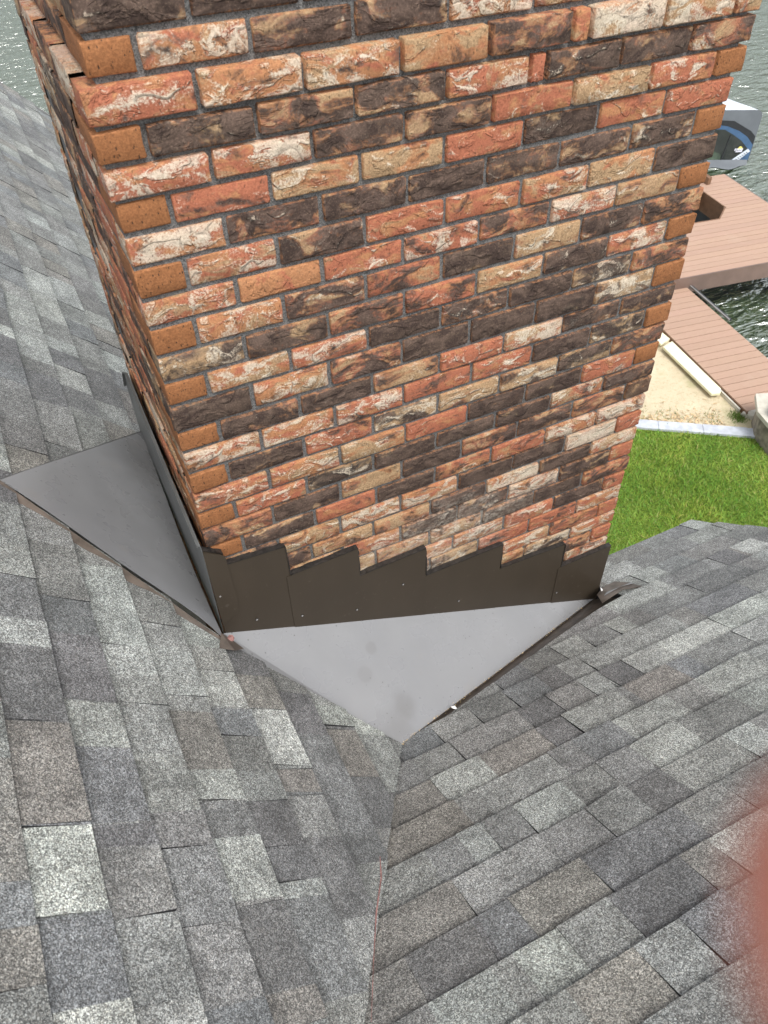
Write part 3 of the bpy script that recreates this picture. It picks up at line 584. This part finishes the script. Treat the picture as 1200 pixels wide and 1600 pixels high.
# torn tongue of metal at the right foot of the chimney
tg = [(1.594, -.089), (1.664, -.055), (1.732, -.047), (1.761, -.105), (1.767, -.175), (1.696, -.135), (1.608, -.154), (1.554, -.165)]
part('outlet_tongue', [SLR.P(x, y, .0125 if x < 1.7 else .0105) for x, y in tg], .002, SLR.n, M['trough'], fp)
o = mk('highlight_strip', [SLR.P(1.60, -.125, .014), SLR.P(1.63, -.108, .015), SLR.P(1.76, -.112, .013), SLR.P(1.764, -.128, .0125), SLR.P(1.70, -.115, .017)], [(0, 1, 4), (1, 2, 4), (4, 2, 3)], M['pan'], fp)  # pale strip laid on as the highlight of the brown tongue
for c, s_ in ((SLR.P(1.637, -.072, .018), .0135), (SLR.P(.668, -.392, .010), .010)):
    vv = [c + Vector((rb.uniform(-1, 1), rb.uniform(-1, 1), rb.uniform(-.4, .6))) * s_ for _ in range(7)]
    b_m = bmesh.new(); [b_m.verts.new(q) for q in vv]; bmesh.ops.convex_hull(b_m, input=b_m.verts); me = bpy.data.meshes.new('shard'); b_m.to_mesh(me); b_m.free(); me.materials.append(M['foam'])
    o = bpy.data.objects.new('plastic_shard', me); COL.objects.link(o)
    tag(o, 'small white shard at the right foot of the chimney flashing' if s_ > .012 else 'small white shard lying on the edge of the front metal pan', 'debris')
# debris along the pan edge
vfs = []
for i in range(260):
    t = rb.random() ** 1.3 * .9; c = FPt.lerp(FB, t) + Vector((rb.gauss(0, .004), rb.gauss(0, .004), .003)); s_ = rb.uniform(.0012, .004)
    vfs.append(([c + Vector((rb.uniform(-1, 1), rb.uniform(-1, 1), rb.uniform(-.5, .5))) * s_ for _ in range(4)], [(0, 1, 2), (0, 2, 3), (0, 3, 1), (1, 3, 2)]))
V, F = join_vf(vfs); tag(mk('grit', V, F, M['debris']), 'tan grit and wood crumbs along the pan edge', 'debris', kind='stuff')
# sealant at the corner
ck = [(.136, -.872, -1.838, .001), (.110, -.935, -1.803, .0024), (.053, -1.025, -1.749, .0022), (-.002, -1.128, -1.692, .0012), (-.067, -1.255, -1.624, .0006)]
o = mk('chalk_line', [(x + s_ * w_, y, z) for x, y, z, w_ in ck for s_ in (-1, 1)], [(2 * i, 2 * i + 1, 2 * i + 3, 2 * i + 2) for i in range(4)], M['chalk'])
tag(o, 'faint red chalk line snapped along the roof valley', 'chalk line')

# ------------------------------------------------------------ ground, water
def slab(name, pts, z, d, mat, kind='structure'):
    v, f = prism([(x, y, z) for x, y in pts], d); o = mk(name, v, f, mat); fixn(o); return tag(o, kind=kind)
kd = Vector((.82, -.572, 0)).normalized()                     # direction of the kerb
K0 = Vector((5.95, 3.89, 0)); kn = Vector((-kd.y, kd.x, 0))
def kp(t, s): p = K0 + kd * t + kn * s; return (p.x, p.y)
slab('lawn', [kp(-30, 0), kp(9, 0), kp(9, -14), (-14, -12), (-30, -5)], -6.02, 2.2, M['lawn'])
slab('sand', [kp(-30, .14), kp(2.1, .14), (7.62, 3.1), (7.40, 3.35), (7.72, 5.4), (7.75, 6.2), (5.2, 7.0), (1.6, 9.0), kp(-30, 3.2)], -6.01, 2.2, M['sand'])
v = [(-400, -400, -6.6), (900, -400, -6.6), (900, 900, -6.6), (-400, 900, -6.6)]; tag(mk('lake_water', v, [(0, 1, 2, 3)], M['water']), kind='structure')
v = [(-400, -400, -8.2), (900, -400, -8.2), (900, 900, -8.2), (-400, 900, -8.2)]; tag(mk('lake_bed', v, [(0, 1, 2, 3)], M['rock']), kind='structure')
kerb = empty('kerb', (6.4, 3.7, -6)); tag(kerb, 'line of pale blue-grey stone slabs edging the lawn against the sand', 'kerb')
t = -8.0
js_ = [-8.0, -7.5, -7, -6.5, -6, -5.5, -5, -4.5, -4, -3.5, -3, -2.5, -2, -1.5, -1, -.5, -.1, .31, .86, 1.40, 1.95]
for a, b in zip(js_, js_[1:]):
    dz = rb.uniform(-.004, .004)
    part('stone_slab', [kp(a + .0015, 0) + (-5.985 + dz,), kp(b - .0015, 0) + (-5.985 + dz,), kp(b - .0015, .165) + (-5.985 + dz,), kp(a + .0015, .165) + (-5.985 + dz,)], .06, (0, 0, 1), M['stone'], kerb, .003)
# grass blades on the part of the lawn in view
N = 150000
T = rng.uniform(-4.8, 2.6, N); Sx = -rng.uniform(0.0, 4.8, N) + .012 * rng.standard_normal(N)
P = np.stack([K0.x + kd.x * T + kn.x * Sx, K0.y + kd.y * T + kn.y * Sx, np.full(N, -6.02)], 1)
hgt = rng.uniform(.025, .058, N) * np.clip(1 - .3 * np.sin(P[:, 0] * 3) * np.cos(P[:, 1] * 2.3), .6, 1.3); ang = rng.uniform(0, 2 * np.pi, N); wd = rng.uniform(.003, .006, N)
a = np.stack([np.cos(ang), np.sin(ang), np.zeros(N)], 1); lean = rng.normal(0, .026, (N, 3)); lean[:, 2] = 0
b0 = P - a * wd[:, None]; b1 = P + a * wd[:, None]; tp = P + lean; tp[:, 2] += hgt
VV = np.stack([b0, b1, tp], 1).reshape(-1, 3)
me = bpy.data.meshes.new('grass'); me.vertices.add(3 * N); me.vertices.foreach_set('co', VV.ravel()); me.loops.add(3 * N); me.loops.foreach_set('vertex_index', np.arange(3 * N)); me.polygons.add(N); me.polygons.foreach_set('loop_start', np.arange(0, 3 * N, 3)); me.update(calc_edges=True); me.materials.append(M['grass'])
o = bpy.data.objects.new('grass', me); COL.objects.link(o); tag(o, 'bright green mown grass of the lawn', 'grass', kind='stuff')
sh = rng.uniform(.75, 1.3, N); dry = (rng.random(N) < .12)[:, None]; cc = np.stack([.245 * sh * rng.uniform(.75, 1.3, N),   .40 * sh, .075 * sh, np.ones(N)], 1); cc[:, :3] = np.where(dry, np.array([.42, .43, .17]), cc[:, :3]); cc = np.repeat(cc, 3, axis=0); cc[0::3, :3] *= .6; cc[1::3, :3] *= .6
col_attr(o, 'Col', cc)
# wood chips and weeds in the sand corner
vfs = []
for i in range(480):
    t = rb.uniform(-.9, 1.15); s_ = .16 + abs(rb.gauss(0, .18)) * (1.1 if t > .3 else .45); x, y = kp(t, s_)
    if x > 7.36 + (y - 3.35) * .15: continue
    c = Vector((x, y, -6.004 + rb.random() * .012)); a = rb.uniform(0, 6.28); L_ = rb.uniform(.006, .026); w_ = L_ * .4; d1 = Vector((math.cos(a), math.sin(a), rb.uniform(-.3, .3))) * L_; d2 = Vector((-math.sin(a), math.cos(a), rb.uniform(-.3, .3))) * w_
    vfs.append(([c - d1 - d2, c + d1 - d2, c + d1 + d2, c - d1 + d2], [(0, 1, 2, 3)]))
V, F = join_vf(vfs); tag(mk('wood_chips', V, F, M['chip']), 'scattered wood chips on the sand by the kerb', 'wood chips', kind='stuff')
vfs = []
for i in range(520):
    cx, cy, sg = rb.choice(((7.24, 3.42, .06), (7.30, 3.52, .05), (6.55, 3.85, .09), (6.95, 3.6, .08), (6.2, 4.1, .12)))
    if i % 2: cx, cy, sg = 7.26, 3.44, .05
    c = Vector((rb.gauss(cx, sg), rb.gauss(cy, sg), -6.01)); a = rb.uniform(0, 6.28); w_ = Vector((math.cos(a), math.sin(a), 0)) * .004
    vfs.append(([c - w_, c + w_, c + Vector((rb.gauss(0, .02), rb.gauss(0, .02), rb.uniform(.02, .07)))], [(0, 1, 2)]))
V, F = join_vf(vfs); o = mk('weeds', V, F, M['grass']); col_attr(o, 'Col', [(.10, .17, .04, 1)] * len(V)); tag(o, 'thin weeds growing in the sand beside the walkway', 'weeds', kind='stuff')

# ------------------------------------------------------------ dock and walkway
DA = Vector((.987, -.161, 0)); DB = Vector((.161, .987, 0)); DO = Vector((8.57, 6.22, 0))
def dp(a, b, z): p = DO + DA * a + DB * b; return Vector((p.x, p.y, z))
def board(parent, a0, a1, a0b, a1b, b0, b1, z, mat=M['deck'], th=.024, name='deck_board'):
    dz = rb.uniform(-.0015, .0015)
    o = part(name, [dp(a0, b0, z + dz), dp(a1, b0, z + dz), dp(a1b, b1, z + dz), dp(a0b, b1, z + dz)], th, (0, 0, 1), mat, parent)
    s_ = rb.uniform(.965, 1.035); col_attr(o, 'Col', [(s_, s_ * rb.uniform(.99, 1.01), s_ * rb.uniform(.985, 1.01), 1)] * len(o.data.vertices)); return o
dock = empty('floating_dock', tuple(dp(1, 1.5, -6.1))); tag(dock, 'large floating dock of pinkish brown composite boards with a rectangular opening', 'dock')
pit = .142; b = 0.0
while b < 3.09:
    e = b + pit - .010
    if e > 3.12: e = 3.12
    mid = (b + e) / 2
    if 1.54 <= mid <= 2.60:
        board(dock, -1.6, .9, -1.6, .9, b, e, -5.75)
        s0 = min(2.155, 1.8 + max(0, b - 1.54)); s1 = min(2.155, 1.8 + max(0, e - 1.54)); board(dock, s0, 2.94, s1, 2.94, b, e, -5.75)
    else: board(dock, -1.6, 2.94, -1.6, 2.94, b, e, -5.75)
    b += pit
part('fascia_board', [dp(-1.6, -.022, -5.752), dp(2.95, -.022, -5.752), dp(2.95, -.022, -6.02), dp(-1.6, -.022, -6.02)], .02, tuple(-DB), M['fascia'], dock)
part('fascia_board', [dp(2.962, -.02, -5.752), dp(2.962, 3.12, -5.752), dp(2.962, 3.12, -6.02), dp(2.962, -.02, -6.02)], .02, tuple(DA), M['fascia'], dock)
for (a0, b0, a1, b1) in ((2.157, 1.88, 2.157, 2.62), (1.80, 1.53, 2.157, 1.89), (.9, 1.53, 1.80, 1.53), (.9, 1.53, .9, 2.62), (.9, 2.62, 2.157, 2.62)):
    q = dp(a1, b1, 0) - dp(a0, b0, 0); nn = Vector((q.y, -q.x, 0)).normalized()
    part('opening_trim', [dp(a0, b0, -5.746), dp(a1, b1, -5.746), dp(a1, b1, -6.08), dp(a0, b0, -6.08)], .022, tuple(nn), M['brown'], dock)
part('float', [dp(-1.5, .95, -6.05), dp(.8, .95, -6.05), dp(.8, 3.0, -6.05), dp(-1.5, 3.0, -6.05)], .75, (0, 0, 1), M['rubber'], dock)
part('float', [dp(2.25, .95, -6.05), dp(2.85, .95, -6.05), dp(2.85, 3.0, -6.05), dp(2.25, 3.0, -6.05)], .75, (0, 0, 1), M['rubber'], dock)
part('float', [dp(.82, .95, -6.05), dp(2.2, .95, -6.05), dp(2.2, 1.4, -6.05), dp(.82, 1.4, -6.05)], .75, (0, 0, 1), M['rubber'], dock)
cleat = part('timber_cleat', [dp(2.36, 2.78, -5.62), dp(2.44, 2.80, -5.62), dp(2.44, 2.98, -5.62), dp(2.36, 2.96, -5.62)], .13, (0, 0, 1), M['brown'], None, .004)
tag(cleat, 'short brown timber block standing on the dock beside the opening', 'cleat')
walk = empty('walkway', tuple(dp(-.25, -1.5, -6.1))); tag(walk, 'narrow walkway of pinkish brown boards leading from the shore to the dock', 'walkway')
b = -2.95
while b < 1.0:
    board(walk, -.735, .235, -.735, .235, b, b + .132, -5.93); b += .142
part('edge_beam', [dp(-.742, -2.97, -5.945), dp(-.742, 1.0, -5.945), dp(-.742, 1.0, -6.10), dp(-.742, -2.97, -6.10)], .02, tuple(-DA), M['brown'], walk)
part('edge_beam', [dp(.245, -2.97, -5.94), dp(.245, 1.0, -5.94), dp(.245, 1.0, -6.12), dp(.245, -2.97, -6.12)], .02, tuple(DA), M['rubber'], walk)
for a_, z_ in ((.275, -5.90), (.31, -5.91)):
    part('steel_rail', [dp(a_, -1.05, z_), dp(a_ + .022, -1.05, z_), dp(a_ + .022, .02, z_), dp(a_, .02, z_)], .022, (0, 0, 1), M['steel'] if z_ > -5.905 else M['rubber'], walk)
for b_ in (-2.6, -1.0, .6):
    part('support_post', [dp(-.6, b_, -6.0), dp(-.5, b_, -6.0), dp(-.5, b_ + .1, -6.0), dp(-.6, b_ + .1, -6.0)], 2.0, (0, 0, 1), M['brown'], walk)
    part('support_post', [dp(.06, b_, -6.0), dp(.16, b_, -6.0), dp(.16, b_ + .1, -6.0), dp(.06, b_ + .1, -6.0)], 2.0, (0, 0, 1), M['brown'], walk)
# loose timber on the sand
tag(part('loose_plank', [(7.585, 5.10, -5.915), (7.405, 3.93, -5.915), (7.33, 3.86, -5.915), (7.215, 3.90, -5.915), (7.38, 5.05, -5.915)], .04, (0, 0, 1), M['timber'], None, .006), 'pale yellow plank with clipped end lying on the sand along the walkway', 'plank')
tag(part('loose_plank', [(7.60, 5.55, -5.895), (7.575, 5.14, -5.895), (7.375, 5.09, -5.895), (7.42, 5.55, -5.895)], .035, (0, 0, 1), M['timber'], None, .006), 'shorter pale plank tucked behind the long one, half hidden by the chimney', 'plank')
tag(part('timber_stub', [dp(-.775, -2.20, -5.955), dp(-.752, -2.20, -5.955), dp(-.752, -2.86, -5.955), dp(-.775, -2.86, -5.955)], .06, (0, 0, 1), M['cap'], None), 'thin pale strip of timber against the shore end of the walkway', 'timber strip')
# stone pier with cushion
pier = empty('stone_pier', (7.5, 3.0, -6.0)); tag(pier, 'rough brown stone pier with pale cap at the end of the kerb', 'stone pier')
def hull(name, pts, mat, parent, bev=.01):
    b_m = bmesh.new(); [b_m.verts.new(q) for q in pts]; bmesh.ops.convex_hull(b_m, input=b_m.verts); me = bpy.data.meshes.new(name); b_m.to_mesh(me); b_m.free(); me.materials.append(mat)
    o = bpy.data.objects.new(name, me); COL.objects.link(o)
    if parent: o.parent = parent; o.matrix_parent_inverse = Matrix.Translation(-parent.location)
    if bev:
        md = o.modifiers.new('bevel', 'BEVEL'); md.width = bev; md.segments = 2
    return o
bp = [(7.17, 3.08), (7.06, 2.72), (7.95, 2.40), (8.05, 3.00), (7.35, 3.30)]
hull('pier_block', [(x, y, z) for x, y in bp for z in (-6.3, -5.66)], M['rock'], pier, .02)
cp_ = [(7.09, 3.10), (6.98, 2.70), (8.00, 2.33), (8.12, 3.05), (7.33, 3.38)]
hull('cap_stone', [(x, y, z) for x, y in cp_ for z in (-5.658, -5.60)], M['cap'], pier, .012)
cu = hull('cushion', [(7.17 + .42 * math.cos(t) * (1 - abs(h) * .8) + .28, 2.88 + .22 * math.sin(t) * (1 - abs(h) * .8), -5.50 + h * .22) for t in [i * math.pi / 6 for i in range(12)] for h in (-.45, -.2, .2, .45)], M['cushion'], None, .03); tag(cu, 'dark plum cushion or bag resting on the stone pier', 'cushion')
tag(hull('boulder', [(7.52 + .20 * math.cos(t) * k_ * (1 + .2 * math.sin(3 * t)), 3.40 + .16 * math.sin(t) * k_, -6.05 + z_) for t in [i * .9 for i in range(7)] for k_, z_ in ((1, 0), (.85, .09), (.5, .12))], M['cap'], None, .015), 'whitish boulder between the stone pier and the walkway end', 'boulder')

# ------------------------------------------------------------ covered boat lift on the water
bc = empty('boat_cover', (13.2, 11.5, -6.6)); tag(bc, 'grey canvas boat shelter with rounded window, blue trim and white roof on the water', 'boat shelter')
CA = math.radians(28); CD = Vector((-math.cos(CA), math.sin(CA), 0)); CN = Vector((-math.sin(CA), -math.cos(CA), 0)); CO = Vector((14.5, 10.45, 0))
ZT, ZG = -5.50, -6.56
def fx(t, z, o_=0): p = CO + CD * t + CN * o_; return Vector((p.x, p.y, z))
def arc(x, z, r, a0, a1, n=7): return [(x + r * math.cos(math.radians(a0 + (a1 - a0) * i / n)), z + r * math.sin(math.radians(a0 + (a1 - a0) * i / n))) for i in range(n + 1)]
prof = [(3.6, ZG)] + arc(.16, ZG + .16, .16, -90, -180) + arc(.14, ZT - .14, .14, 180, 90) + [(3.6, ZT)]
V = [fx(x, z) for x, z in prof] + [fx(x, z) - CN * 3.2 + Vector((0, 0, -.66)) for x, z in prof]; n = len(prof)
FM = [0, 0] + [1 if (V[i].z > ZT - .09 and V[(i + 1) % n].z > ZT - .09) else 0 for i in range(n)]
o = mk('canvas_shell', V, [tuple(range(n)), tuple(range(2 * n - 1, n - 1, -1))] + [(i, i + n, (i + 1) % n + n, (i + 1) % n) for i in range(n)], None, bc, [M['canvas'], M['canvas_top']], FM); fixn(o)
def cpart(name, pts, off, mat): return part(name, [fx(t, z, off) for t, z in pts], .006, tuple(CN), mat, bc)
zb_ = -6.54
band = [(2.6, -5.98), (2.1, -5.84), (1.6, -5.74), (1.2, -5.70), (.86, -5.70), (.55, -5.715), (.36, -5.81), (.14, -5.92), (.015, -6.03)]
cpart('charcoal_band', band + [(.015, -6.20), (.02, zb_), (2.6, zb_)], .010, M['charcoal'])
blue = [(2.5, -6.12), (2.0, -5.95), (1.5, -5.83), (.9, -5.79), (.66, -5.82), (.38, -5.92), (.18, -6.04), (.02, -6.20)]
cpart('blue_band', blue + [(.03, -6.52), (2.5, -6.52)], .018, M['blue'])
win = [(2.3, -6.30), (1.8, -6.04), (1.4, -5.90), (.9, -5.875), (.70, -5.885), (.50, -5.985), (.29, -6.11), (.11, -6.275)]
cpart('window', win + [(.29, -6.43), (.42, -6.53), (2.3, -6.53)], .026, M['vinyl'])
cpart('window_reflection', [(1.16, -6.52), (.62, -6.52), (.66, -6.38), (1.0, -6.25), (1.6, -6.15), (2.0, -6.40), (1.9, -6.52)], .033, M['reflection_sheet'])  # green-grey sheet painted in as the reflection on the window
cpart('striped_strip', [(.42, -6.54), (.26, -6.54), (.04, -6.325), (.10, -6.275), (.29, -6.43)], .036, M['canvas_top'])
for i in range(7):
    t = i / 7; cpart('stripe', [(.35 - .26 * t, -6.515 + .20 * t), (.335 - .26 * t, -6.51 + .20 * t), (.285 - .24 * t, -6.535 + .20 * t), (.30 - .24 * t, -6.54 + .20 * t)], .042, M['canvas'])
cpart('window_seam', [(.62, -6.52), (.60, -6.52), (.545, -6.00), (.565, -6.00)], .040, M['charcoal'])
lx, lz = .305, -6.31
cpart('sun_emblem', [(lx - .03 + .045 * math.cos(t), lz + .035 + .055 * math.sin(t)) for t in [i * math.pi / 9 - .15 for i in range(11)]], .046, M['yellow'])
for i in range(5):
    x = lx + .085 - i * .036; cpart('emblem_letter', [(x, lz), (x - .022, lz), (x - .034, lz + .048), (x - .012, lz + .048)], .050, M['white'])
cpart('emblem_underline', [(lx + .055, lz - .030), (lx - .085, lz - .022), (lx - .09, lz - .004), (lx + .045, lz - .012)], .050, M['white'])
V = []; F = []; nx_ = 50
for i in range(nx_ + 1):
    t = .05 + 3.3 * i / nx_
    for j, z in enumerate((-6.50, -6.535, -6.56, -6.585)):
        V.append(fx(t, z, .045 + min(1, t * 3) * (.085 * j + .02 * math.sin(t * 11 + j * .7) * j)))
for i in range(nx_):
    for j in range(3): F.append((i * 4 + j, i * 4 + j + 1, (i + 1) * 4 + j + 1, (i + 1) * 4 + j))
o = mk('canvas_skirt', V, F, M['canvas'], bc, smooth=True)

# ------------------------------------------------------------ the photographer's hand; one fingertip reaches into the frame, far out of focus
def hand():
    R, Dn, Fw = (Vector(q) for q in RC)
    def L(r, d, f): return CP + R * r + Dn * d + Fw * f
    # finger chains in camera metres: right, down, forward
    root = (.105, .045, .012)
    chains = {
        'index': [(.0150, .0172, .0325), (.0235, .0178, .0322), (.038, .019, .032), (.054, .023, .030), (.078, .032, .024)],
        'middle': [(.048, .042, .034), (.056, .044, .033), (.072, .046, .030), (.090, .047, .022)],
        'ring': [(.054, .063, .030), (.062, .064, .030), (.078, .063, .027), (.094, .060, .018)],
        'little': [(.066, .080, .024), (.072, .080, .024), (.086, .077, .020), (.099, .072, .014)],
        'thumb': [(.062, .010, -.030), (.074, .014, -.026), (.090, .022, -.016), (.104, .034, -.002)]}
    V = [L(.125, .058, .004), L(.108, .050, .010), L(.160, .075, -.006), L(.230, .105, -.025)]; E_ = [(0, 1), (0, 2), (2, 3)]; RD = [.030, .028, .025, .030]
    for nm, ch in chains.items():
        prev = 1 if nm in ('index', 'middle') else 0
        for q, rr in zip(reversed(ch), (.0105, .0098, .0092, .0088, .0080)):
            V.append(L(*q)); E_.append((prev, len(V) - 1)); prev = len(V) - 1; RD.append(rr * (.85 if nm == 'little' else 1.1 if nm == 'thumb' else 1))
    me = bpy.data.meshes.new('hand'); me.from_pydata([tuple(q) for q in V], E_, []); me.materials.append(M['skin'])
    o = bpy.data.objects.new('hand', me); COL.objects.link(o)
    sk = o.modifiers.new('skin', 'SKIN'); o.modifiers.new('sub', 'SUBSURF').levels = 2; o.modifiers['sub'].render_levels = 2; sk.use_smooth_shade = True
    for i, r_ in enumerate(RD): me.skin_vertices[0].data[i].radius = (r_, r_)
    me.skin_vertices[0].data[0].use_root = True
    return tag(o, 'reddish blurred fingertip of the photographer at the right edge, close to the lens', 'hand')
hand()
